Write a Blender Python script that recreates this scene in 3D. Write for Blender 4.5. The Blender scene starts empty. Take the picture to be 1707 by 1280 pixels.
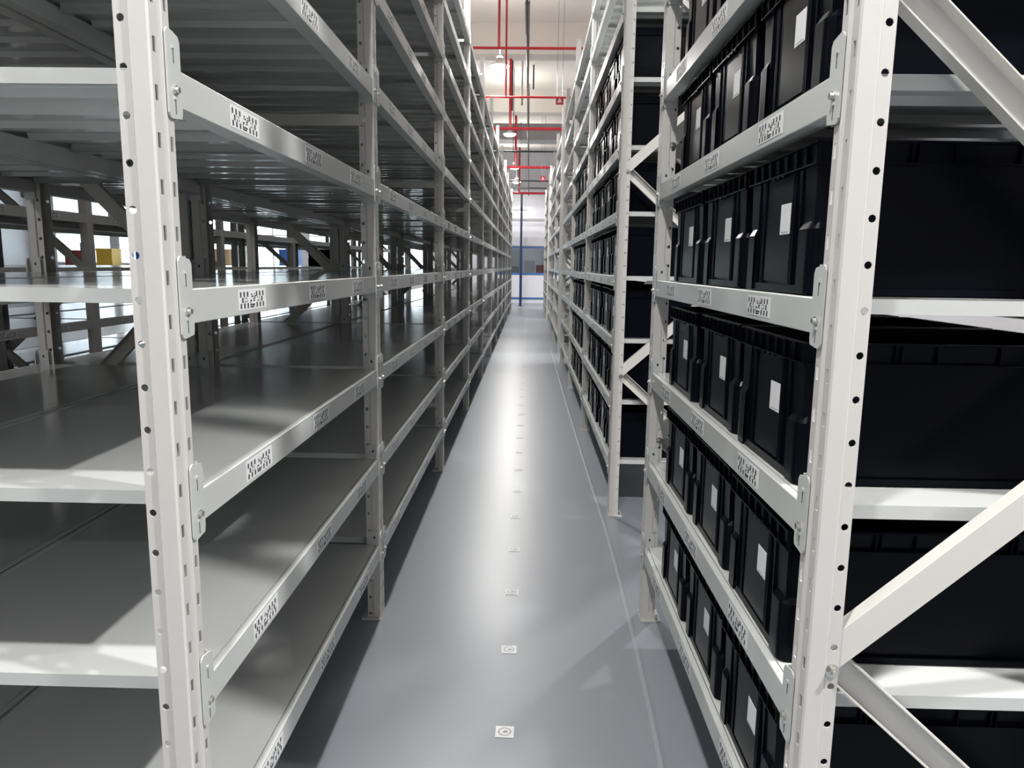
import bpy, math, random
from mathutils import Matrix, Vector

random.seed(7)
S = 1.5                      # scene units are laid out at 2/3 size, every length is multiplied by S
sc = bpy.context.scene
col = sc.collection

# ------------------------------------------------------------------ camera
CAM_H = 1.0063
cam_data = bpy.data.cameras.new('camera')
cam_data.sensor_width = 36.0
cam_data.lens = 1225.06 / 1707.0 * 36.0
cam_data.clip_start = 0.02
cam_data.clip_end = 200
cam = bpy.data.objects.new('camera', cam_data)
col.objects.link(cam)
cam.matrix_world = (Matrix.Translation((0, 0, CAM_H * S)) @ Matrix.Rotation(0.0209, 4, 'Z')
                    @ Matrix.Rotation(math.pi / 2 - 0.159, 4, 'X') @ Matrix.Rotation(0.0135, 4, 'Z'))
sc.camera = cam

# ------------------------------------------------------------------ world, exposure
world = bpy.data.worlds.new('world')
sc.world = world
world.use_nodes = True
bg = world.node_tree.nodes['Background']
bg.inputs['Color'].default_value = (0.86, 0.93, 1.0, 1)
bg.inputs['Strength'].default_value = 9.5
sc.view_settings.view_transform = 'Standard'
sc.view_settings.look = 'None'
sc.view_settings.gamma = 1.0
sc.view_settings.use_curve_mapping = False
sc.view_settings.exposure = 0.0
LAMP_POWER = 145.0
ROW_GAIN = (.35, .30, .34, .92, 1.2)      # rows of lamps from left to right
CROSS_GAIN = (.40, 1.25, 1.0, 1.0, 1.1, 1.15, .40)
BRIGHT_LAMP = (4, 1, 1.7)                # one brighter lamp right of the near racks     # lamps of the outer rows are dimmed
LAMP_Z = 3.17
UP_SHARE = .33
LAMP_XS = (-7.05, -4.7, -2.42, -0.36, 1.9)
LAMP_YS = (-3.9, 0.1, 4.3, 8.5, 12.7, 16.9, 19.7)

# ------------------------------------------------------------------ materials
def mat(name, color, rough=0.5, metal=0.0, noise=0.0, nscale=20.0, bump=0.0, emit=0.0, coat=0.0, spec=0.5, rvar=0.0, stretch=None):
    m = bpy.data.materials.new(name)
    m.use_nodes = True
    nt = m.node_tree
    b = nt.nodes['Principled BSDF']
    c = (*color, 1)
    b.inputs['Base Color'].default_value = c
    b.inputs['Roughness'].default_value = rough
    b.inputs['Metallic'].default_value = metal
    b.inputs['Specular IOR Level'].default_value = spec
    b.inputs['Coat Weight'].default_value = coat
    b.inputs['Coat Roughness'].default_value = 0.12
    if noise or bump or rvar:
        tc = nt.nodes.new('ShaderNodeTexCoord')
        mp = nt.nodes.new('ShaderNodeMapping')
        if stretch: mp.inputs['Scale'].default_value = stretch
        nt.links.new(tc.outputs['Object'], mp.inputs['Vector'])
        n = nt.nodes.new('ShaderNodeTexNoise')
        n.inputs['Scale'].default_value = nscale
        n.inputs['Detail'].default_value = 4
        nt.links.new(mp.outputs['Vector'], n.inputs['Vector'])
        if noise:
            mx = nt.nodes.new('ShaderNodeMix'); mx.data_type = 'RGBA'
            mx.inputs['A'].default_value = (*[v * (1 - noise) for v in color], 1)
            mx.inputs['B'].default_value = (*[min(1, v * (1 + noise)) for v in color], 1)
            nt.links.new(n.outputs['Fac'], mx.inputs['Factor'])
            nt.links.new(mx.outputs['Result'], b.inputs['Base Color'])
        if rvar:
            mr = nt.nodes.new('ShaderNodeMapRange')
            mr.inputs['To Min'].default_value = max(0.02, rough - rvar)
            mr.inputs['To Max'].default_value = rough + rvar
            nt.links.new(n.outputs['Fac'], mr.inputs['Value'])
            nt.links.new(mr.outputs['Result'], b.inputs['Roughness'])
        if bump:
            bp = nt.nodes.new('ShaderNodeBump')
            bp.inputs['Strength'].default_value = bump
            bp.inputs['Distance'].default_value = 0.004
            nt.links.new(n.outputs['Fac'], bp.inputs['Height'])
            nt.links.new(bp.outputs['Normal'], b.inputs['Normal'])
    if emit:
        b.inputs['Emission Color'].default_value = c
        b.inputs['Emission Strength'].default_value = emit
    return m

M_POST = mat('post_powder_coat', (0.53, 0.52, 0.50), 0.33, noise=0.02, nscale=6, coat=0.15)
M_BEAM = mat('beam_powder_coat', (0.49, 0.505, 0.495), 0.33, noise=0.02, nscale=5, coat=0.1)
M_SHELF = mat('shelf_powder_coat', (0.50, 0.515, 0.51), 0.15, noise=0.02, nscale=3, coat=0.35, bump=0.05)
M_BRACE = mat('brace_powder_coat', (0.55, 0.545, 0.52), 0.38, noise=0.02)
M_STEEL = mat('zinc_steel', (0.62, 0.61, 0.58), 0.28, metal=1.0)
M_DARK = mat('slot_shadow', (0.03, 0.03, 0.03), 0.8)
M_TOTE = mat('tote_black_plastic', (0.0022, 0.0027, 0.005), 0.28, spec=0.2)
M_STICK = mat('sticker_white', (0.70, 0.71, 0.72), 0.45)
M_INK = mat('sticker_ink', (0.012, 0.012, 0.014), 0.5)
M_GREYINK = mat('sticker_grey_ink', (0.22, 0.22, 0.22), 0.5)
M_FLOOR = mat('floor_epoxy', (0.215, 0.235, 0.26), 0.31, spec=0.5)
M_CEIL = mat('ceiling_paint', (0.70, 0.655, 0.61), 0.8, noise=0.03, nscale=2)
M_WALL = mat('wall_paint', (0.66, 0.66, 0.69), 0.6, noise=0.02, nscale=2)
M_RED = mat('red_pipe_paint', (0.55, 0.022, 0.035), 0.35)
M_BLACK = mat('black_pipe_paint', (0.035, 0.03, 0.032), 0.45)
M_GREYPIPE = mat('grey_galvanised', (0.33, 0.34, 0.34), 0.45, metal=0.6)
M_DUCT = mat('duct_galvanised', (0.42, 0.42, 0.41), 0.45, metal=0.5, noise=0.12, nscale=4)
M_NAVY = mat('navy_paint', (0.008, 0.022, 0.07), 0.4)
M_BLUE = mat('blue_frame_paint', (0.05, 0.14, 0.36), 0.4)
M_PANEL = mat('white_panel_board', (0.68, 0.68, 0.73), 0.45)
M_LENS = mat('lamp_lens', (1.0, 0.98, 0.94), 0.5, emit=26.0)
M_TUBE = mat('tube_lens', (1.0, 0.93, 0.78), 0.5, emit=4.0)
M_WHITEMETAL = mat('lamp_housing_white', (0.72, 0.72, 0.70), 0.4)
M_YEL = mat('yellow_paint', (0.70, 0.48, 0.06), 0.5)
M_CRATEB = mat('blue_crate_plastic', (0.04, 0.13, 0.45), 0.45)
M_CRATER = mat('dark_red_plastic', (0.30, 0.05, 0.05), 0.5)
M_CARD = mat('cardboard', (0.42, 0.30, 0.18), 0.8)
M_MACH = mat('machine_grey', (0.30, 0.31, 0.32), 0.5)

M_TOTE.node_tree.nodes['Principled BSDF'].inputs['IOR'].default_value = 1.28
def glass_mat():
    m = bpy.data.materials.new('window_glass'); m.use_nodes = True
    nt = m.node_tree; nt.nodes.clear()
    o = nt.nodes.new('ShaderNodeOutputMaterial'); mx = nt.nodes.new('ShaderNodeMixShader')
    tr = nt.nodes.new('ShaderNodeBsdfTransparent'); gl = nt.nodes.new('ShaderNodeBsdfGlossy')
    tr.inputs['Color'].default_value = (0.90, 0.94, 0.94, 1); gl.inputs['Roughness'].default_value = 0.03
    mx.inputs['Fac'].default_value = 0.08
    nt.links.new(tr.outputs[0], mx.inputs[1]); nt.links.new(gl.outputs[0], mx.inputs[2]); nt.links.new(mx.outputs[0], o.inputs[0])
    return m
M_GLASS = glass_mat()

# ------------------------------------------------------------------ helpers
class MB:
    """Collects faces; build_mesh() scales by S and returns one mesh."""
    def __init__(self): self.v = []; self.f = []; self.m = []
    def add(self, vs, fs, mi=0):
        n = len(self.v); self.v += [tuple(p) for p in vs]
        self.f += [tuple(i + n for i in f) for f in fs]; self.m += [mi] * len(fs)
    def box(self, x0, x1, y0, y1, z0, z1, mi=0):
        self.add([(x0, y0, z0), (x1, y0, z0), (x1, y1, z0), (x0, y1, z0), (x0, y0, z1), (x1, y0, z1), (x1, y1, z1), (x0, y1, z1)],
                 [(0, 3, 2, 1), (4, 5, 6, 7), (0, 1, 5, 4), (1, 2, 6, 5), (2, 3, 7, 6), (3, 0, 4, 7)], mi)
    def prism(self, pts, a, b, axis='y', mi=0):
        """closed 2-D polygon swept between a and b; axis y: pts are (x,z); z: (x,y); x: (y,z)."""
        n = len(pts)
        def P(p, t): return (p[0], t, p[1]) if axis == 'y' else ((p[0], p[1], t) if axis == 'z' else (t, p[0], p[1]))
        vs = [P(p, a) for p in pts] + [P(p, b) for p in pts]
        fs = [(i, (i + 1) % n, n + (i + 1) % n, n + i) for i in range(n)] + [tuple(range(n - 1, -1, -1)), tuple(range(n, 2 * n))]
        self.add(vs, fs, mi)
    def cyl(self, c, r, a, b, axis='z', n=12, mi=0, r2=None):
        r2 = r if r2 is None else r2
        def P(t, rr, k):
            u, w = rr * math.cos(2 * math.pi * k / n), rr * math.sin(2 * math.pi * k / n)
            return (c[0] + u, c[1] + w, t) if axis == 'z' else ((c[0] + u, t, c[1] + w) if axis == 'y' else (t, c[0] + u, c[1] + w))
        vs = [P(a, r, k) for k in range(n)] + [P(b, r2, k) for k in range(n)]
        fs = [(i, (i + 1) % n, n + (i + 1) % n, n + i) for i in range(n)] + [tuple(range(n - 1, -1, -1)), tuple(range(n, 2 * n))]
        self.add(vs, fs, mi)
    def lathe(self, prof, n=32, mi=0):
        vs = []
        for r, z in prof:
            vs += [(r * math.cos(2 * math.pi * k / n), r * math.sin(2 * math.pi * k / n), z) for k in range(n)]
        fs = []
        for j in range(len(prof) - 1):
            for k in range(n):
                fs.append((j * n + k, j * n + (k + 1) % n, (j + 1) * n + (k + 1) % n, (j + 1) * n + k))
        self.add(vs, fs, mi)
    def build(self, name, mats, smooth=False):
        me = bpy.data.meshes.new(name)
        me.from_pydata([(x * S, y * S, z * S) for x, y, z in self.v], [], self.f)
        for m in (mats if isinstance(mats, (list, tuple)) else [mats]): me.materials.append(m)
        me.polygons.foreach_set('material_index', self.m)
        if smooth: me.polygons.foreach_set('use_smooth', [True] * len(me.polygons))
        me.update(); me.validate()
        return me

def obj(name, mesh, parent=None, loc=(0, 0, 0), rz=0.0, label=None):
    o = bpy.data.objects.new(name, mesh)
    o.location = (loc[0] * S, loc[1] * S, loc[2] * S)
    if rz: o.rotation_euler = (0, 0, rz)
    if parent is not None: o.parent = parent
    if label: o['label'] = label
    col.objects.link(o)
    return o
def tag(o, label, cat, group=None):
    o['label'] = label; o['category'] = cat
    if group: o['group'] = group
    return o
def thing(name, label, cat, loc=(0, 0, 0), group=None, rz=0.0):
    o = obj(name, None, None, loc, rz); o.empty_display_size = 0.1
    return tag(o, label, cat, group)
def struct(name, mesh, loc=(0, 0, 0)):
    o = obj(name, mesh, None, loc); o['kind'] = 'structure'
    return o
def boxmesh(name, m, *b):
    k = MB(); k.box(*b); return k.build(name, m)

# ------------------------------------------------------------------ room
RX0, RX1, RY0, RY1, RZ = -14.0, 4.6, -5.5, 20.8, 4.08
struct('floor', boxmesh('floor', M_FLOOR, RX0 - .1, RX1 + .1, RY0 - .1, 25.2, -0.1, 0))
k = MB(); pts = [(.262, .9), (.280, 1.15), (.291, 1.37), (.299, 1.57), (.309, 1.94), (.316, 2.4), (.317, 2.76), (.310, 3.4), (.304, 4.13), (.297, 5.2), (.293, 6.32), (.290, 9.0)]
for (xa, ya), (xb, yb) in zip(pts, pts[1:]):
    k.add([(xa - .009, ya, .0001), (xa, ya, .0011), (xa + .009, ya, .0001), (xb - .009, yb, .0001), (xb, yb, .0011), (xb + .009, yb, .0001)], [(0, 1, 4, 3), (1, 2, 5, 4)])
obj('floor_seam', k.build('floor_seam', M_FLOOR), bpy.data.objects['floor'])
struct('ceiling', boxmesh('ceiling', M_CEIL, RX0 - .1, RX1 + .1, RY0 - .1, 25.2, RZ, RZ + .12))
for i, y in enumerate((-4.4, -0.8, 2.8, 6.4, 10.0, 13.6, 17.2)):
    struct('trim_%d' % (i + 1), boxmesh('ceiling_joist', M_CEIL, RX0, RX1, y, y + .30, RZ - .38, RZ))
struct('wall_left', boxmesh('wall_left', M_WALL, RX0 - .1, RX0, RY0, 25.1, 0, RZ))
struct('wall_right', boxmesh('wall_right', M_WALL, RX1, RX1 + .1, RY0, 25.1, 0, RZ))
struct('wall_back', boxmesh('wall_back', M_WALL, RX0, RX1, RY0 - .1, RY0, 0, RZ))
# end wall: window bays to the left of the aisle, glazed partition facing the aisle
def wall_with_openings():
    k = MB()
    xs = []
    x = -13.4
    while x + 1.5 < -1.1: xs.append((x, x + 1.60)); x += 1.80
    z0, z1 = .92, 3.10
    last = RX0
    for a, b in xs:
        k.box(last, a, RY1, RY1 + .12, 0, RZ); last = b
        k.box(a, b, RY1, RY1 + .12, 0, z0); k.box(a, b, RY1, RY1 + .12, z1, RZ)
    k.box(last, -0.95, RY1, RY1 + .12, 0, RZ)
    k.box(-0.95, 1.05, RY1, RY1 + .12, 2.62, RZ)
    k.box(1.05, RX1, RY1, RY1 + .12, 0, RZ)
    return k, xs, z0, z1
k, openings, WZ0, WZ1 = wall_with_openings()
struct('wall_front', k.build('wall_front', M_WALL))
for i, (a, b) in enumerate(openings):
    f = MB(); t = .035
    f.box(a, b, RY1 + .03, RY1 + .08, WZ0, WZ0 + t); f.box(a, b, RY1 + .03, RY1 + .08, WZ1 - t, WZ1)
    for xx in (a, (a + b) / 2 - t / 2, b - t): f.box(xx, xx + t, RY1 + .03, RY1 + .08, WZ0 + t, WZ1 - t)
    f.box(a + t, b - t, RY1 + .035, RY1 + .075, 1.75, 1.78)
    w = struct('window_%d' % (i + 1), f.build('window_frame', M_WHITEMETAL))
    obj('pane', boxmesh('pane', M_GLASS, a + t, (a + b) / 2 - t / 2, RY1 + .052, RY1 + .057, WZ0 + t, WZ1 - t), w)
    obj('pane', boxmesh('pane', M_GLASS, (a + b) / 2 + t / 2, b - t, RY1 + .052, RY1 + .057, WZ0 + t, WZ1 - t), w)
# glazed partition at the end of the aisle
PY = 20.55
p = struct('wall_end', MB().build('partition_origin', M_PANEL), (0, PY, 0)) if False else None
f = MB()
f.box(-0.95, 1.05, PY, PY + .05, 0.10, 0.155); f.box(-0.95, 1.05, PY, PY + .05, .775, .83)
f.box(-0.95, 1.05, PY, PY + .05, 1.50, 1.545)
for xx in (-.95, -.235, .46, 1.0): f.box(xx, xx + .045, PY, PY + .05, 0.0, 1.55)
part = struct('wall_end', f.build('partition_frame', M_BLUE))
part['label'] = 'blue framed partition closing the far end of the aisle'
for a, b in ((-.905, -.235), (-.19, .46), (.505, 1.0)):
    obj('lower_panel', boxmesh('lower_panel', M_PANEL, a, b, PY + .01, PY + .04, .155, .775), part)
    obj('kick_panel', boxmesh('kick_panel', M_PANEL, a, b, PY + .01, PY + .04, 0, .10), part)
    obj('glass_pane', boxmesh('glass_pane', M_GLASS, a, b, PY + .022, PY + .028, .83, 1.50), part)
    for z0, z1 in ((1.565, 2.28), (2.295, 2.62)):
        obj('upper_panel', boxmesh('upper_panel', M_PANEL, a - .03, b + .03, PY + .005, PY + .045, z0, z1), part)
f = MB(); f.box(-.95, 1.05, PY + .01, PY + .04, 1.545, 1.565); f.box(-.95, 1.05, PY + .01, PY + .04, 2.28, 2.295)
obj('panel_joint', f.build('panel_joint', M_GREYPIPE), part)
struct('wall_far', boxmesh('wall_far', M_WALL, -2.6, 3.0, 25.0, 25.1, 0, RZ))
struct('wall_side', boxmesh('wall_side', M_WALL, -2.65, -2.6, RY1 + .12, 25.0, 0, RZ))

# ------------------------------------------------------------------ rack meshes
LEVELS = [.223, .473, .724, .974, 1.224, 1.474, 1.724, 1.974, 2.224, 2.474]
PITCH, NCELL = 0.05, 55
POST_H = PITCH * NCELL + .01

def post_detailed():
    """Perforated omega profile: slotted aisle face at x=0 looking to +x, side walls with round holes."""
    k = MB()
    prof = [(-.0390, .0030), (-.0240, .0030), (-.0215, .0000), (-.0022, .0000), (0, .0022), (0, .0180), (-.0035, .0215),
            (-.0035, .0275), (0, .0310), (0, .0468), (-.0022, .0490), (-.0215, .0490), (-.0240, .0460), (-.0390, .0460)]
    holes = {0: 'round', 12: 'round', 4: 'slot', 8: 'slot'}
    def P(a, b, s, z):
        return (a[0] + (b[0] - a[0]) * s, a[1] + (b[1] - a[1]) * s, z)
    for i in range(len(prof) - 1):
        a, b = prof[i], prof[i + 1]
        L = math.hypot(b[0] - a[0], b[1] - a[1])
        h = holes.get(i)
        if not h:
            k.add([P(a, b, 0, 0), P(a, b, 1, 0), P(a, b, 1, POST_H), P(a, b, 0, POST_H)], [(0, 1, 2, 3)]); continue
        for c in range(NCELL):
            z0 = c * PITCH; z1 = z0 + PITCH
            out = [(0, z0), (.5, z0), (1, z0), (1, (z0 + z1) / 2), (1, z1), (.5, z1), (0, z1), (0, (z0 + z1) / 2)]
            if h == 'round':
                zc = z0 + .0124; r = .0045
                sc_ = .5
                zc = max(zc, z0 + .006)
                inn = []
                for q in range(8):
                    an = math.radians(-135 + 45 * q)
                    inn.append((sc_ + r * math.cos(an) / L, zc + r * math.sin(an)))
            else:
                zc = z0 + .0124 + .0255; hw = .0034 / L; hh = .0082; sl = .5
                inn = [(sl - hw, zc - hh), (sl, zc - hh), (sl + hw, zc - hh), (sl + hw, zc), (sl + hw, zc + hh), (sl, zc + hh), (sl - hw, zc + hh), (sl - hw, zc)]
            vs = [P(a, b, s, z) for s, z in out] + [P(a, b, s, z) for s, z in inn]
            k.add(vs, [(q, (q + 1) % 8, 8 + (q + 1) % 8, 8 + q) for q in range(8)])
        z0 = NCELL * PITCH
        k.add([P(a, b, 0, z0), P(a, b, 1, z0), P(a, b, 1, POST_H), P(a, b, 0, POST_H)], [(0, 1, 2, 3)])
    me = k.build('upright_surface', M_POST)
    o = bpy.data.objects.new('tmp_upright', me); col.objects.link(o)
    s = o.modifiers.new('s', 'SOLIDIFY'); s.thickness = .0016 * S; s.offset = -1.0
    w = o.modifiers.new('w', 'WELD'); w.merge_threshold = .0001
    o.modifiers.move(1, 0)
    dg = bpy.context.evaluated_depsgraph_get()
    m2 = bpy.data.meshes.new_from_object(o.evaluated_get(dg))
    m2.name = 'upright'
    bpy.data.objects.remove(o)
    return m2
def post_simple():
    k = MB(); t = .0018
    k.prism([(-.039, .003), (-.024, .003), (-.0215, 0), (0, 0), (0, .018), (-.0035, .0215), (-.0035, .0275), (0, .031), (0, .049),
             (-.0215, .049), (-.024, .046), (-.039, .046), (-.039, .046 - t), (-.024, .046 - t), (-.0215, .049 - t), (-t, .049 - t),
             (-t, .031), (-.0035 - t, .0275), (-.0035 - t, .0215), (-t, .018), (-t, t), (-.0215, t), (-.024, .003 + t), (-.039, .003 + t)],
            0, POST_H, 'z')
    return k.build('upright_far', M_POST)
ME_POST = post_detailed()
ME_POST_FAR = post_simple()

def foot_mesh():
    k = MB(); k.box(-.055, .0005, -.012, .061, 0, .004); k.box(-.039, -.001, .0495, .052, .004, .03)
    k.cyl((-.045, .050), .006, .004, .010, n=6, mi=1); k.cyl((-.045, .050), .003, .010, .018, n=8, mi=1)
    return k.build('base_plate', [M_POST, M_STEEL])
ME_FOOT = foot_mesh()

_beam = {}
def beam_mesh(L):
    key = round(L, 4)
    if key not in _beam:
        k = MB(); c = .0012
        k.prism([(0, -.041), (0, -c), (-c, 0), (-.0105, 0), (-.0117, -c), (-.0117, -.0105), (-.0285, -.0105), (-.0297, -.0117), (-.0297, -.0408),
                 (-.0285, -.042), (-c, -.042)][::-1], 0, L, 'y')
        _beam[key] = k.build('beam', M_BEAM)
    return _beam[key]

def connector_mesh(flip, plain=False):
    """L-shaped hook plate; local origin on the aisle face at the bay side edge of the post, bay towards +y (or -y when flip)."""
    k = MB(); s = -1 if flip else 1
    y0, y1, zt, zb, r = -.0195, .0125, .039, -.058, .006
    pts = [(y0, zb + r), (y0 + .25 * r, zb + .4 * r), (y0 + r, zb), (y1 - .002, zb + .003), (y1, zb + .010), (y1, zt - .010), (y1 - .004, zt - .004), (y0 + r, zt), (y0 + .25 * r, zt - .4 * r), (y0, zt - r)]
    pts = [(s * a, b) for a, b in pts]
    if flip: pts = pts[::-1]
    k.prism(pts, .0006, .0030, 'x')
    # leg against the bay side of the post
    ya, yb = sorted((s * .0006, s * .0028))
    k.box(-.030, .0010, ya, yb, zb, zt)
    # hook slots: dark box paints the shade of the cut, raised lip above
    for zc in (() if plain else (.012, -.043)):
        ya, yb = sorted((s * -.0050, s * -.0036)); k.box(.0030, .0033, ya, yb, zc - .009, zc + .007, 1)
        ya, yb = sorted((s * -.0085, s * -.0036)); k.box(.0030, .0046, ya, yb, zc + .0065, zc + .0100, 0)
    # bolt
    if not plain: k.cyl((s * -.0045, -.026), .0052, .003, .0055, axis='x', n=8, mi=2)
    if not plain: k.cyl((s * -.0045, -.026), .0036, .0055, .0085, axis='x', n=6, mi=2)
    # dark patch painting the shade of a hole in the leg
    ya, yb = sorted((s * .0028, s * .0030)); k.box(-.0185, -.0135, ya, yb, .018, .025, 1)
    return k.build('beam_connector', [M_BEAM, M_DARK, M_STEEL])
ME_CONN = (connector_mesh(False), connector_mesh(True))
ME_CONN_P = (connector_mesh(False, True), connector_mesh(True, True))

def tag_mesh():
    """sticker on the beam, face at +x; checker bars either side of a block of short marks."""
    k = MB(); w, h = .107, .0295
    k.box(0, .0004, -w / 2, w / 2, -h / 2, h / 2)
    def bar(c, r, cw=1.0, rh=1.0, dy=0, dz=0, m=1):
        cell = .0064; rr = .0082
        y = -w / 2 + .0045 + c * cell + dy; z = h / 2 - .0028 - (r + 1) * rr + dz
        k.box(.0004, .0006, y, y + cell * cw * .74, z, z + rr * rh * .9, m)
    for c0 in (0, 9.6):
        for c in (0, 2, 4):
            bar(c0 + c, 0); bar(c0 + c + .15, 2)
    bar(1.1, 1); bar(12.9, 1)
    for c0 in (2.6, 10.5):
        bar(c0, 1, .7, .35); bar(c0 + .9, 1, .5, .35, dz=.0045); bar(c0, 1, .4, .3, dz=.0055); bar(c0 + 1.2, 1, .5, .3, dz=.0008)
    rnd = random.Random(3)
    for r in range(8):
        for c in range(5):
            if rnd.random() < .5:
                y = -w / 2 + .0045 + 5.9 * .0064 + c * .0042; z = -h / 2 + .0025 + r * .003
                k.box(.0004, .0006, y, y + .0042 * rnd.choice((.6, 1, 1.3)), z, z + .0022, 1)
    return k.build('shelf_sticker', [M_STICK, M_INK])
ME_TAG = tag_mesh()

_panel = {}
def panel_into(k, x0, x1, y0, y1, ribs=4, ledge=.0122, deep=.0300):
    """folded steel shelf panel, top at z=0; x0<x1."""
    k.box(x0 + ledge, x1 - ledge, y0, y1, -.0016, 0)
    for a in (x0 + ledge, x1 - ledge - .0016): k.box(a, a + .0016, y0, y1, -.0104, -.0016)
    xa, xb = x0 + deep, x1 - deep
    k.box(xa, xb, y0, y0 + .0016, -.0175, -.0016); k.box(xa, xb, y1 - .0016, y1, -.0175, -.0016)
    k.box(xa, xb, y0 + .0016, y0 + .010, -.0175, -.0163); k.box(xa, xb, y1 - .010, y1 - .0016, -.0175, -.0163)
    for r in range(ribs):
        yc = y0 + (y1 - y0) * (r + 1) / (ribs + 1)
        k.prism([(yc - .017, -.0016), (yc - .011, -.0125), (yc + .011, -.0125), (yc + .017, -.0016)][::-1], xa, xb, 'x')
def panel_mesh(depth, wy):
    key = (round(depth, 4), round(wy, 4))
    if key not in _panel:
        k = MB(); panel_into(k, -depth, 0, 0, wy - .0006)
        _panel[key] = k.build('shelf_panel', M_SHELF)
    return _panel[key]

_br = {}
def brace_mesh(dx, dz, opened, W=.036, D=.020, t=.0018):
    """C channel from (0,0) to (dx,dz) in the x-z plane; opened: its open side looks to -y, else its closed web does."""
    key = (round(dx, 4), round(dz, 4), opened)
    if key in _br: return _br[key]
    L = math.hypot(dx, dz); ux, uz = dx / L, dz / L; nx, nz = -uz, ux
    h = W / 2
    if opened: sec = [(-h, 0), (-h, D), (h, D), (h, 0), (h - t, 0), (h - t, D - t), (-h + t, D - t), (-h + t, 0)]
    else: sec = [(-h, D), (-h, 0), (h, 0), (h, D), (h - t, D), (h - t, t), (-h + t, t), (-h + t, D)]
    k = MB(); n = len(sec)
    vs = []
    for s in (0, L):
        for a, d in sec: vs.append((ux * s + nx * a, d, uz * s + nz * a))
    k.add(vs, [(i, (i + 1) % n, n + (i + 1) % n, n + i) for i in range(n)] + [(0, 7, 6, 1), (1, 6, 5, 2), (2, 5, 4, 3), (n, n + 1, n + 6, n + 7), (n + 1, n + 2, n + 5, n + 6), (n + 2, n + 3, n + 4, n + 5)])
    _br[key] = k.build('brace', M_BRACE)
    return _br[key]
def bolt_mesh():
    k = MB(); k.cyl((0, 0), .0085, -.0012, 0, axis='y', n=16); k.cyl((0, 0), .0062, -.0060, -.0012, axis='y', n=6); k.cyl((0, 0), .0035, -.010, -.006, axis='y', n=10)
    return k.build('brace_bolt', M_STEEL)
ME_BOLT = bolt_mesh()

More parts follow.
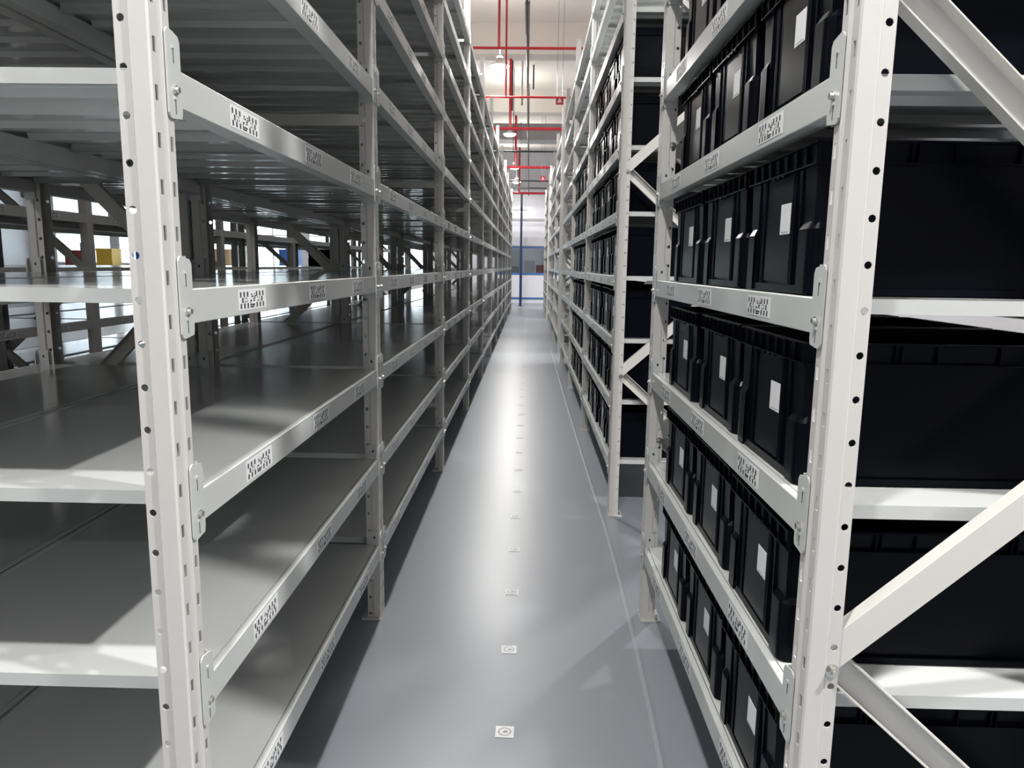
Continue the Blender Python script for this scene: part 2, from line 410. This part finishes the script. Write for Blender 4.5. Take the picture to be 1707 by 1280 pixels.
def rack(label, xf, side, ys, depth, bays, conn_bays=0, tag_bays=0, detail_posts=0, panel_bays=99, front_nodes=.17, tie_z=(1.375,),
         skip_brace=(), zigzag=True, group=None, levels=LEVELS, joined=False, backed=False):
    """side -1: rack lies to the left of its aisle face (face looks +x). side +1: mirrored. ys: y of every frame. bays: totes per bay."""
    t = thing('storage_rack', label, 'shelving rack', (xf, ys[0], 0), group)
    y00 = ys[0]
    rf, rr = (0.0, math.pi) if side < 0 else (math.pi, 0.0)
    # in root coordinates: front face at x=0, rear face at x=side*depth
    def place(name, me, face, x, y, z, parent=t, ylen=0.0):
        """put a mesh modelled looking +x at the front (face 0) or rear (face 1); ylen: extent along y so a half turn keeps its place."""
        rz = rf if face == 0 else rr
        if abs(rz) > 1: return obj(name, me, parent, (x, y + ylen, z), math.pi)
        return obj(name, me, parent, (x, y, z))
    zig = []
    z = front_nodes; step = .395
    while zigzag and z + step < 2.72:
        zig.append((z, z + step)); z += 2 * step
    for i, y in enumerate(ys):
        me = ME_POST if i < detail_posts else ME_POST_FAR
        for face in (0, 1):
            x = 0 if face == 0 else side * depth
            u = place('upright', me, face, x, y - y00, 0, ylen=.049)
            place('base_plate', ME_FOOT, face, x, y - y00, 0, ylen=.049)
        if i in skip_brace: continue
        w = depth - .050
        x0 = side * .025
        if joined and i > 0: continue
        for zf, zr in zig:
            b = obj('brace', brace_mesh(side * w, zr - zf, False), t, (x0, y - y00 + .006, zf))
            if i < 3 or (side > 0 and i < 2):
                obj('brace_bolt', ME_BOLT, b, (side * .006, -.0035, -.012))
            if zr + step < 2.72:
                obj('brace', brace_mesh(-side * w, step, True), t, (x0 + side * w, y - y00 + .022, zr))
        if zigzag and front_nodes > .4:
            obj('brace', brace_mesh(-side * w, step, True), t, (x0 + side * w, y - y00 + .022, front_nodes - step))
        for tz in tie_z:
            b = obj('cross_tie', brace_mesh(side * w, 0, False, W=.028), t, (x0, y - y00 + .004, tz))
            obj('brace_bolt', ME_BOLT, b, (side * .002, -.003, 0))
    npan = 0
    rest = MB(); restb = MB()
    for bi in range(len(ys) - 1):
        ya, yb = ys[bi] - y00 + .0500, ys[bi + 1] - y00 - .0010
        L = yb - ya
        nt = bays[bi]; npn = 2 if nt == 3 else 3
        for li, z in enumerate(levels):
            for face in (0, 1):
                x = .0006 * -side if face == 0 else side * depth + .0006 * side
                if joined:
                    xx = x if face == 0 else x
                    restb.box(min(x, x + (side if face == 0 else -side) * .0297), max(x, x + (side if face == 0 else -side) * .0297), ya, yb, z - .042, z)
                    continue
                b = place('beam', beam_mesh(L), face, x, ya, z, ylen=L)
                turned = abs(rf if face == 0 else rr) > 1
                if bi < conn_bays:
                    # beam-local: y runs along the beam; at a half turn the start is the far end
                    mc = ME_CONN if (face == 0) != backed else ME_CONN_P
                    obj('beam_connector', mc[0], b, (0, 0, 0)); obj('beam_connector', mc[1], b, (0, L, 0))
                if face == 0 and bi < tag_bays:
                    for q in range(nt):
                        yy = .213 + .3395 * q
                        if turned: yy = L - yy - (0.012 if side > 0 else 0)
                        obj('shelf_sticker', ME_TAG, b, (.0001, yy, -.0205))
            if joined:
                panel_into(rest, min(0, side * depth), max(0, side * depth), ya + .003, yb, ribs=4); rest_off = 0
                # lift the panel just added to its level
                cnt = 8 * (1 + 2 + 2 + 2) + 8 * 4
                for vi in range(len(rest.v) - cnt, len(rest.v)):
                    v = rest.v[vi]; rest.v[vi] = (v[0], v[1], v[2] + z)
                continue
            wy = (yb - ya - .003) / npn
            for q in range(npn):
                y = ya + .003 + wy * q
                if npan < 296 or panel_bays < 0:
                    me = panel_mesh(depth, wy)
                    if side < 0: obj('shelf_panel', me, t, (0, y, z - .0004))
                    else: obj('shelf_panel', me, t, (depth, y, z - .0004))
                    npan += 1
                else:
                    n0 = len(rest.v)
                    panel_into(rest, min(0, side * depth), max(0, side * depth), y, y + wy - .0006)
                    for vi in range(n0, len(rest.v)):
                        v = rest.v[vi]; rest.v[vi] = (v[0], v[1], v[2] + z)
    if rest.v:
        o = obj('far_shelf_panels', rest.build('far_shelf_panels', M_SHELF), t); o['kind'] = 'stuff'
    if restb.v:
        o = obj('far_beams', restb.build('far_beams', M_BEAM), t); o['kind'] = 'stuff'
    return t

XL, XR = -.4085, .3395
Y0 = .8212
left_ys = [Y0, 1.975] + [1.975 + 1.5402 * q for q in range(1, 11)]
lb = [3] + [4] * 10
rack('empty grey-white steel shelving rack lining the left side of the aisle', XL, -1, left_ys, .49, lb,
     conn_bays=4, tag_bays=4, detail_posts=4, zigzag=False, tie_z=(.12, 1.375, 2.62), skip_brace=(0,))
# second row stands back to back with it
rack('empty steel rack back to back behind the left aisle rack', XL - .49 - .0085, -1, left_ys[:8], .435, lb[:7],
     conn_bays=1, detail_posts=2, front_nodes=.17, skip_brace=(0,), backed=True)
ys3 = [Y0, 1.975] + [1.975 + 1.5402 * q for q in range(1, 8)]
rack('empty steel rack facing the next aisle to the left', -2.10, -1, ys3, .49, [3] + [4] * 7, tag_bays=3, detail_posts=0,
     front_nodes=.17, levels=[.223, .473, .724, .974, 1.224, 1.474, 1.974])
rack('farther empty rack standing behind the next aisle rack', -2.62, -1, ys3, .45, [3] + [4] * 7, joined=True, front_nodes=.17)
# right hand racks
right_a = [.8207, 2.0006]
rack('near right steel rack loaded with black totes', XR, 1, right_a, .49, [3], conn_bays=1, tag_bays=1, detail_posts=2,
     front_nodes=.545, tie_z=(2.6,))
right_b = [2.9059 + 1.596 * q for q in range(4)]
rack('second right rack past the gap, black totes in its first bays', XR + .002, 1, right_b, .49, [4] * 3, conn_bays=2, tag_bays=2, detail_posts=3,
     front_nodes=.590, tie_z=(2.6,))
right_c = [8.60 + 1.596 * q for q in range(4)]
rack('empty right rack farther down the aisle', XR + .004, 1, right_c, .49, [4] * 3, front_nodes=.590, levels=LEVELS)
right_d = [14.30 + 1.596 * q for q in range(3)]
rack('farthest empty rack on the right at the aisle end', XR + .006, 1, right_d, .49, [4] * 2, joined=True, front_nodes=.590)

# ------------------------------------------------------------------ totes
TW, TL, TH = .28, .42, .19
def tote_meshes():
    hw = TW / 2
    k = MB()
    def ring(x0, x1, h, z): return [(x0, -h, z), (x1, -h, z), (x1, h, z), (x0, h, z)]
    rings = [ring(.012, TL - .012, hw - .014, 0), ring(.009, TL - .009, hw - .012, .004), ring(.0055, TL - .0055, hw - .0075, .160), ring(.0040, TL - .0040, hw - .0040, .187),
             ring(.0040, TL - .0040, hw - .0040, TH), ring(.0080, TL - .0080, hw - .0080, TH), ring(.014, TL - .014, hw - .016, .012)]
    vs = [p for r in rings for p in r]
    fs = [(3, 2, 1, 0), (24, 25, 26, 27)]
    for j in range(6):
        for q in range(4): fs.append((j * 4 + q, j * 4 + (q + 1) % 4, (j + 1) * 4 + (q + 1) % 4, (j + 1) * 4 + q))
    k.add(vs, fs)
    # base ledge, panel ridges on the ends, fine wall ridges
    for x0, x1 in ((.004, .012), (TL - .012, TL - .004)): k.box(x0, x1, -hw + .012, hw - .012, .001, .012)
    for y0, y1 in ((-hw + .006, -hw + .014), (hw - .014, hw - .006)): k.box(.012, TL - .012, y0, y1, .001, .010)
    for s in (0, 1):
        for y in (-.066, -.060, .058, .064, -.088, .088):
            a, b = (.0035, .010) if s == 0 else (TL - .010, TL - .0035)
            k.box(a, b, y - .0008, y + .0008, .012, .162)
        a, b = (.0050, .010) if s == 0 else (TL - .010, TL - .0050)
        k.box(a, b, -.052, .050, .016, .162)
    body = k.build('body', M_TOTE)
    k = MB()
    # rim: ledge ring, lip ring and ribs between them
    def ringbox(o, i, z0, z1):
        k.box(o, i, -hw + o, hw - o, z0, z1); k.box(TL - i, TL - o, -hw + o, hw - o, z0, z1)
        k.box(i, TL - i, -hw + o, -hw + i, z0, z1); k.box(i, TL - i, hw - i, hw - o, z0, z1)
    ringbox(0, .0060, .1620, .1640); ringbox(0.0005, .0060, .1875, TH)
    n = 9
    for q in range(n):
        y = -hw + .001 + (TW - .002) * q / (n - 1)
        for a, b in ((0.0003, .006), (TL - .006, TL - .0003)): k.box(a, b, max(-hw, y - .0005), min(hw, y + .0005), .1640, .1875)
    for x in (.045, .117, .170, .250, .303, .375):
        for dx in ((0, .008) if x in (.117,) else (-.008, 0) if x in (.303,) else (0,)):
            for a, b in ((-hw + .0003, -hw + .006), (hw - .006, hw - .0003)): k.box(x + dx - .0005, x + dx + .0005, a, b, .1640, .1875)
    # two small clip notches under the ledge at the front
    for q in (-.02, .0, .02): k.prism([(.0, .1620), (.0, .1590), (.006, .1590), (.006, .1620)], q - .004, q + .004, 'y')
    rim = k.build('rim', M_TOTE)
    k = MB()
    # corner column: rounded outside corner, slanted top; modelled for the corner at x=0,y=-hw
    n = 6; w = .040; r = .014; h = .084
    pts = [(w, 0), (w, w * .6), (.018, w), (0, w)]
    arc = [(r - r * math.cos(math.pi / 2 * q / n), r - r * math.sin(math.pi / 2 * q / n)) for q in range(n + 1)]
    out = [(0, w)] + arc + [(w, 0)]
    m = len(out)
    sh = .010
    vs = [(x, y, .002) for x, y in out] + [(x, y, h) for x, y in out]
    top = [(max(x, .0) * (1 - .3) + .3 * .020, y * (1 - .3) + .3 * .020, h + sh) for x, y in out]
    vs += top
    fs = []
    for j in range(2):
        for q in range(m - 1): fs.append((j * m + q, j * m + q + 1, (j + 1) * m + q + 1, (j + 1) * m + q))
    fs.append(tuple(2 * m + q for q in range(m))); fs.append(tuple(q for q in range(m - 1, -1, -1)))
    # close the inner side against the wall
    fs.append((m - 1, 0, m, 2 * m - 1)); fs.append((2 * m - 1, m, 2 * m, 3 * m - 1))
    cols = []
    for sx, sy in ((1, 1), (1, -1), (-1, 1), (-1, -1)):
        kk = MB()
        kk.add([((.001 + x) if sx > 0 else TL - .001 - x, (-hw + .004 + y) if sy > 0 else hw - .004 - y, z) for x, y, z in vs], fs if sx * sy > 0 else [f[::-1] for f in fs])
        cols.append(kk.build('corner_column', M_TOTE, smooth=False))
    k = MB()
    k.box(.0044, .0050, -.0490, -.0105, .081, .1225)
    k.box(.0042, .0044, -.044, -.016, .0835, .0845, 1)
    lab = k.build('sticker', [M_STICK, M_GREYINK])
    return body, rim, cols, lab
T_BODY, T_RIM, T_COLS, T_LAB = tote_meshes()
def tote(x, y, z, label, group, rz=0.0, full=True):
    t = thing('storage_tote', label, 'tote', (x, y, z), group, rz)
    obj('body', T_BODY, t); obj('rim', T_RIM, t)
    for c in (T_COLS if full else T_COLS[:2]): obj('corner_column', c, t)
    obj('sticker', T_LAB, t, label='white sticker')
    return t
shelf_names = ['lowest shelf', 'second shelf up', 'third shelf up', 'fourth shelf up', 'fifth shelf up', 'sixth shelf up', 'seventh shelf up']
pos3 = ['nearest the camera', 'in the middle', 'farthest from the camera']
pos4 = ['nearest of four', 'second of four', 'third of four', 'farthest of four']
GA = 'black totes in the near right rack'
for li in range(7):
    for q in range(3):
        y = (1.082, 1.390, 1.692)[q] + random.uniform(-.006, .006)
        x = XR + .0135 + random.uniform(-.003, .004)
        tote(x, y, LEVELS[li] + .0002, 'black tote on the %s of the near right rack, %s' % (shelf_names[li], pos3[q]), GA, random.uniform(-.008, .008))
GB = 'black totes in the second right rack'
for bi in range(2):
    for li in range(7 if bi == 0 else 6):
        for q in range(4):
            y = right_b[bi] + .225 + .3450 * q + random.uniform(-.008, .008)
            x = XR + .0155 + random.uniform(-.003, .004)
            tote(x, y, LEVELS[li] + .0002, 'black tote past the gap, %s bay, %s, %s' % (('first', 'next')[bi], shelf_names[li], pos4[q]), GB, random.uniform(-.008, .008), full=bi == 0)
tote(-2.10 - .43, 8.6, .974 + .0002, 'black tote standing in for a dark opening on a distant rack across the next left aisle', None)  # tote added in place of a dark opening between the racks

# ------------------------------------------------------------------ floor markers
def marker_mesh():
    k = MB(); h = .020
    k.box(-h, h, -h, h, 0.0004, .0011)
    n = 28; r0, r1 = .0118, .0142
    vs = []
    for r in (r0, r1): vs += [(r * math.cos(2 * math.pi * q / n), r * math.sin(2 * math.pi * q / n), .0013) for q in range(n)]
    k.add(vs, [(q, n + q, n + (q + 1) % n, (q + 1) % n) for q in range(n)], 1)
    rnd = random.Random(5)
    for a in range(5):
        for b in range(5):
            if rnd.random() < .5:
                x = -.0065 + a * .0027; y = -.0065 + b * .0027
                k.add([(x, y, .0013), (x + .0027, y, .0013), (x + .0027, y + .0025, .0013), (x, y + .0025, .0013)], [(0, 1, 2, 3)], 1)
    return k.build('floor_marker', [M_STICK, M_GREYINK])
ME_MARK = marker_mesh()
ords = ['nearest', 'second', 'third', 'fourth', 'fifth', 'sixth', 'seventh', 'eighth', 'ninth', 'tenth', 'eleventh', 'twelfth']
for q in range(48):
    o = obj('floor_marker', ME_MARK, None, (-.0371 + random.uniform(-.001, .001), 1.4661 + .3497 * q, 0), random.uniform(-.03, .03))
    if q < 12: lb_ = 'white square floor marker with a ring, %s from the camera' % ords[q] if q else 'white square floor marker with a ring, nearest to the camera'
    else: lb_ = 'tiny white floor marker far down the aisle centre line'
    tag(o, lb_, 'floor marker', 'floor markers along the aisle' if q < 12 else 'distant floor markers along the aisle')

# ------------------------------------------------------------------ lamps
def lamp_meshes():
    k = MB(); k.lathe([(.0, .060), (.034, .058), (.040, .040), (.052, .022), (.104, .012), (.110, .0), (.106, -.002), (.0, -.002)], 32)
    house = k.build('lamp_housing', M_WHITEMETAL, smooth=False)
    k = MB(); k.lathe([(.0, -.040), (.05, -.037), (.086, -.026), (.104, -.0022), (0, -.0022)], 32)
    lens = k.build('lamp_lens', M_LENS, smooth=True)
    k = MB(); k.cyl((0, 0), .004, .060, RZ - LAMP_Z - .006, n=8); k.cyl((0, 0), .028, RZ - LAMP_Z - .012, RZ - LAMP_Z - .0005, n=16); k.lathe([(.0, .10), (.030, .098), (.034, .078), (0, .076)], 16)
    stem = k.build('lamp_stem', M_WHITEMETAL)
    return house, lens, stem
L_H, L_L, L_S = lamp_meshes()
row_names = ['far left row', 'left row', 'row over the next left aisle', 'row over the aisle', 'row over the right racks']
row_ord = ['behind the camera', 'just overhead', 'first ahead', 'nearest in view', 'second in view', 'third in view', 'fourth in view']
for i, x in enumerate(LAMP_XS):
    for j, y in enumerate(LAMP_YS):
        t = thing('pendant_lamp', 'round white high bay lamp, %s, %s' % (row_names[i], row_ord[j]), 'lamp', (x, y, LAMP_Z), 'high bay lamps')
        obj('lamp_housing', L_H, t); obj('lamp_lens', L_L, t); obj('lamp_stem', L_S, t)
        ld = bpy.data.lights.new('lamp_light', 'AREA'); ld.shape = 'DISK'; ld.size = .13 * S; ld.energy = LAMP_POWER * ROW_GAIN[i] * CROSS_GAIN[j] * (BRIGHT_LAMP[2] if (i, j) == BRIGHT_LAMP[:2] else 1.0); ld.color = (1.0, .98, .955)
        lo = bpy.data.objects.new('lamp_light', ld); lo.location = (0, 0, -.045 * S); lo.parent = t; col.objects.link(lo)
        # added fill light above the housing, brightens the ceiling
        lu = bpy.data.lights.new('ceiling_fill', 'AREA'); lu.shape = 'DISK'; lu.size = .10 * S; lu.energy = ld.energy * UP_SHARE; lu.color = (1.0, .955, .90)
        lo = bpy.data.objects.new('ceiling_fill', lu); lo.location = (0, 0, .085 * S); lo.rotation_euler = (math.pi, 0, 0); lo.parent = t; col.objects.link(lo)
# tube light on the far partition
t = thing('tube_light', 'thin glowing tube light above the far partition', 'lamp', (-.27, 19.6, 2.40))
k = MB(); k.box(-.20, .20, -.02, .02, .03, .06); obj('fitting', k.build('fitting', M_WHITEMETAL), t)
k = MB(); k.cyl((0, 0), .02, -.19, .19, axis='x', n=10); obj('tube', k.build('tube', M_TUBE), t)
k = MB()
for xx in (-.15, .15): k.cyl((xx, 0), .003, .06, RZ - 2.40, n=6)
obj('hanger', k.build('hanger', M_GREYPIPE), t)

# ------------------------------------------------------------------ pipes, ducts, column
ZP = 2.82
pipes = [(6.56, .0115, M_RED, 'nearest red sprinkler pipe crossing over the aisle'), (8.38, .0115, M_RED, 'second red sprinkler pipe crossing over the aisle'),
         (10.23, .020, M_RED, 'third thicker red sprinkler pipe crossing over the aisle'), (12.2, .014, M_BLACK, 'thin dark pipe crossing beyond the third red pipe'),
         (14.1, .024, M_RED, 'fourth red sprinkler pipe crossing far down the aisle'), (16.3, .014, M_BLACK, 'thin dark pipe crossing near the aisle end'),
         (17.8, .020, M_BLACK, 'dark pipe just before the last red pipe'), (19.0, .028, M_RED, 'last red pipe crossing at the navy post')]
for i, (y, r, m, lbl) in enumerate(pipes):
    t = thing('overhead_pipe', lbl, 'pipe', (0, y, ZP), 'pipes crossing overhead')
    k = MB(); k.cyl((0, 0), r, -6.0, 4.4, axis='x', n=12); obj('pipe_run', k.build('pipe_run', m), t)
    k = MB()
    for xx in (-3.6, -.285, 2.8): k.cyl((xx, 0), r * .9 if m is M_RED else .005, 0, RZ - ZP - .0005, n=10)
    obj('drop_pipe', k.build('drop_pipe', m), t)
t = thing('overhead_pipe', 'black pipe running lengthwise above the middle of the aisle', 'pipe', (-.045, 4, 2.86))
k = MB(); k.cyl((0, 0), .011, 0, 16.0, axis='y', n=12); k.cyl((0, 0), .016, 1.6, 2.3, axis='y', n=12); obj('pipe_run', k.build('pipe_run', M_BLACK), t)
k = MB()
for yy in (1.2, 5.2, 9.2, 13.2): k.cyl((.0, yy), .005, .011, RZ - 2.86 - .0005, n=8)
obj('hanger', k.build('hanger', M_BLACK), t)
t = thing('hanging_rod', 'dark rod with a flat top plate hanging from the ceiling', 'rod', (-.295, 11.6, 3.32))
k = MB(); k.cyl((0, 0), .012, 0, RZ - 3.32 - .014, n=10); obj('rod', k.build('rod', M_BLACK), t)
k = MB(); k.box(-.055, .055, -.04, .04, RZ - 3.32 - .014, RZ - 3.32 - .0005); obj('top_plate', k.build('top_plate', M_BLACK), t)
t = thing('hanging_rod', 'short black rod hanging right of the lengthwise pipe', 'rod', (.02, 12.0, 3.72))
k = MB(); k.cyl((0, 0), .012, 0, RZ - 3.72 - .0005, n=10); obj('rod', k.build('rod', M_BLACK), t)
t = thing('hanging_rod', 'white cable drop hanging beside the dark rod', 'cable', (-.14, 11.0, 3.40))
k = MB(); k.cyl((0, 0), .012, 0, RZ - 3.40 - .0005, n=10); obj('cable', k.build('cable', M_WHITEMETAL), t)
k = MB(); k.cyl((.0, 0), .016, -.12, -.0, n=10, r2=.008); obj('plug', k.build('plug', M_GREYPIPE), t)
# ventilation duct
t = thing('air_duct', 'grey galvanised air duct crossing high over the aisle', 'duct', (0, 15.0, 3.42))
k = MB(); k.box(-6, 4.4, -.25, .25, 0, .30); obj('duct_run', k.build('duct_run', M_DUCT), t)
for q in range(8):
    k = MB(); k.box(-.012, .012, -.262, .262, -.012, .312); obj('flange', k.build('flange', M_GREYPIPE), t, (-4.6 + 1.1 * q, 0, 0))
for xx in (-2.0, 1.8):
    k = MB(); k.cyl((0, -.28), .006, -.02, RZ - 3.42 - .0005, n=8); k.cyl((0, .28), .006, -.02, RZ - 3.42 - .0005, n=8); k.box(-.015, .015, -.29, .29, -.022, -.0125)
    obj('hanger', k.build('hanger', M_GREYPIPE), t, (xx, 0, 0))
# red hanging signs with a white triangle symbol
def sign(x, y, z, s, lbl):
    t = thing('hanging_sign', lbl, 'sign', (x, y, z))
    k = MB(); k.box(-s / 2, s / 2, -.004, .004, -s / 2, s / 2); obj('sign_board', k.build('sign_board', M_RED), t)
    k = MB(); h = s * .30
    k.prism([(-h, -h * .8), (h, -h * .8), (h * .2, h), (-h * .2, h)], -.0052, -.0041, 'y'); obj('symbol', k.build('symbol', M_STICK), t)
    k = MB(); k.cyl((-s * .35, 0), .0025, s / 2, RZ - z - .0005, n=6); k.cyl((s * .35, 0), .0025, s / 2, RZ - z - .0005, n=6); obj('hanger', k.build('hanger', M_GREYPIPE), t)
sign(.298, 8.30, 2.77, .082, 'small red sign with white symbol under the second red pipe')
sign(.226, 14.0, 2.61, .085, 'small red sign hanging farther down near the fourth red pipe')
# navy post at the aisle end
t = thing('steel_column', 'navy blue steel post standing at the far end of the aisle', 'post', (-.215, 19.0, 0))
k = MB(); k.box(-.028, .028, -.028, .028, .012, ZP - .031); obj('shaft', k.build('shaft', M_NAVY), t)
k = MB(); k.box(-.06, .06, -.06, .06, 0, .012); obj('base_plate', k.build('base_plate', M_NAVY), t)
# cable tray along the partition top
t = thing('cable_tray', 'grey cable tray crossing in front of the far partition', 'tray', (0, 20.2, 2.20))
k = MB(); k.box(-.9, 1.0, -.06, .06, 0, .01); k.box(-.9, 1.0, -.06, -.05, .01, .05); k.box(-.9, 1.0, .05, .06, .01, .05); obj('tray', k.build('tray', M_GREYPIPE), t)
k = MB()
for xx in (-.8, .9): k.cyl((xx, 0), .005, .01, RZ - 2.20 - .0005, n=6)
obj('hanger', k.build('hanger', M_GREYPIPE), t)
# things behind the partition glass
def cabinet(x, y, w, d, h, m, lbl, cat='cabinet'):
    t = thing('equipment_cabinet', lbl, cat, (x, y, 0))
    k = MB(); k.box(-w / 2, w / 2, -d / 2, d / 2, .03, h); k.box(-w / 2 + .02, w / 2 - .02, -d / 2 + .02, d / 2 - .02, 0, .03); obj('body', k.build('body', m), t)
    k = MB(); k.box(-w / 2 + .02, w / 2 - .02, -d / 2 - .008, -d / 2 - .0005, .06, h - .04); obj('door', k.build('door', m), t)
    k = MB(); k.box(w / 2 - .06, w / 2 - .045, -d / 2 - .02, -d / 2 - .009, h * .45, h * .6); obj('handle', k.build('handle', M_BLACK), t)
cabinet(.02, 22.5, .30, .35, 1.18, M_MACH, 'grey machine cabinet behind the partition glass, left')
cabinet(.34, 22.8, .26, .35, 1.05, M_CRATER, 'dark red cabinet behind the partition glass')
cabinet(-.55, 23.0, .45, .35, 1.0, M_MACH, 'low grey cabinet behind the left partition pane')
cabinet(.62, 23.4, .30, .35, 1.25, M_BLACK, 'black cabinet at the right behind the partition glass')

# ------------------------------------------------------------------ far left background: fence and stacked goods
def fence(x, y, n, lbl):
    t = thing('mesh_fence', lbl, 'fence', (x, y, 0))
    for q in range(n + 1):
        k = MB(); k.box(-.018, .018, -.018, .018, 0, 1.45); obj('fence_post', k.build('fence_post', M_BLUE), t, (q * 1.3, 0, 0))
    for q in range(n):
        k = MB()
        for w in range(25): k.box(.03 + w * .0515, .034 + w * .0515, -.002, .002, .08, 1.42)
        for w in range(10): k.box(.03, 1.27, .002, .005, .10 + w * .145, .104 + w * .145)
        o = obj('wire_mesh', k.build('wire_mesh', M_GREYPIPE), t, (q * 1.3, 0, 0)); o['kind'] = 'stuff'
fence(-12.6, 18.6, 8, 'blue post wire mesh fence before the far left windows')
def stack(x, y, w, d, n, h, m, lbl):
    for q in range(n):
        t = thing('stacked_crate', lbl % ('bottom', 'second', 'third', 'fourth', 'top')[min(q, 4) if q < n - 1 or n == 1 else 4], 'crate', (x, y, q * h))
        k = MB(); k.box(-w / 2, w / 2, -d / 2, d / 2, 0, h - .012); obj('body', k.build('body', m), t)
        k = MB(); k.box(-w / 2 - .008, w / 2 + .008, -d / 2 - .008, d / 2 + .008, h - .05, h - .0005); obj('rim', k.build('rim', m), t)
stack(-5.6, 17.4, .42, .4, 4, .33, M_CRATEB, 'blue plastic crate seen through the left racks, %s of its stack')
stack(-9.7, 17.0, .36, .4, 4, .32, M_YEL, 'yellow crate seen through the left racks, %s of its stack')
stack(-10.9, 17.8, .42, .4, 4, .31, M_CRATER, 'dark red crate seen through the left racks, %s of its stack')
stack(-7.4, 17.9, .40, .4, 4, .33, M_CARD, 'brown carton seen through the left racks, %s of its stack')
stack(-8.9, 17.2, .36, .4, 4, .34, M_CRATEB, 'blue crate left of the brown cartons behind the racks, %s of its stack')
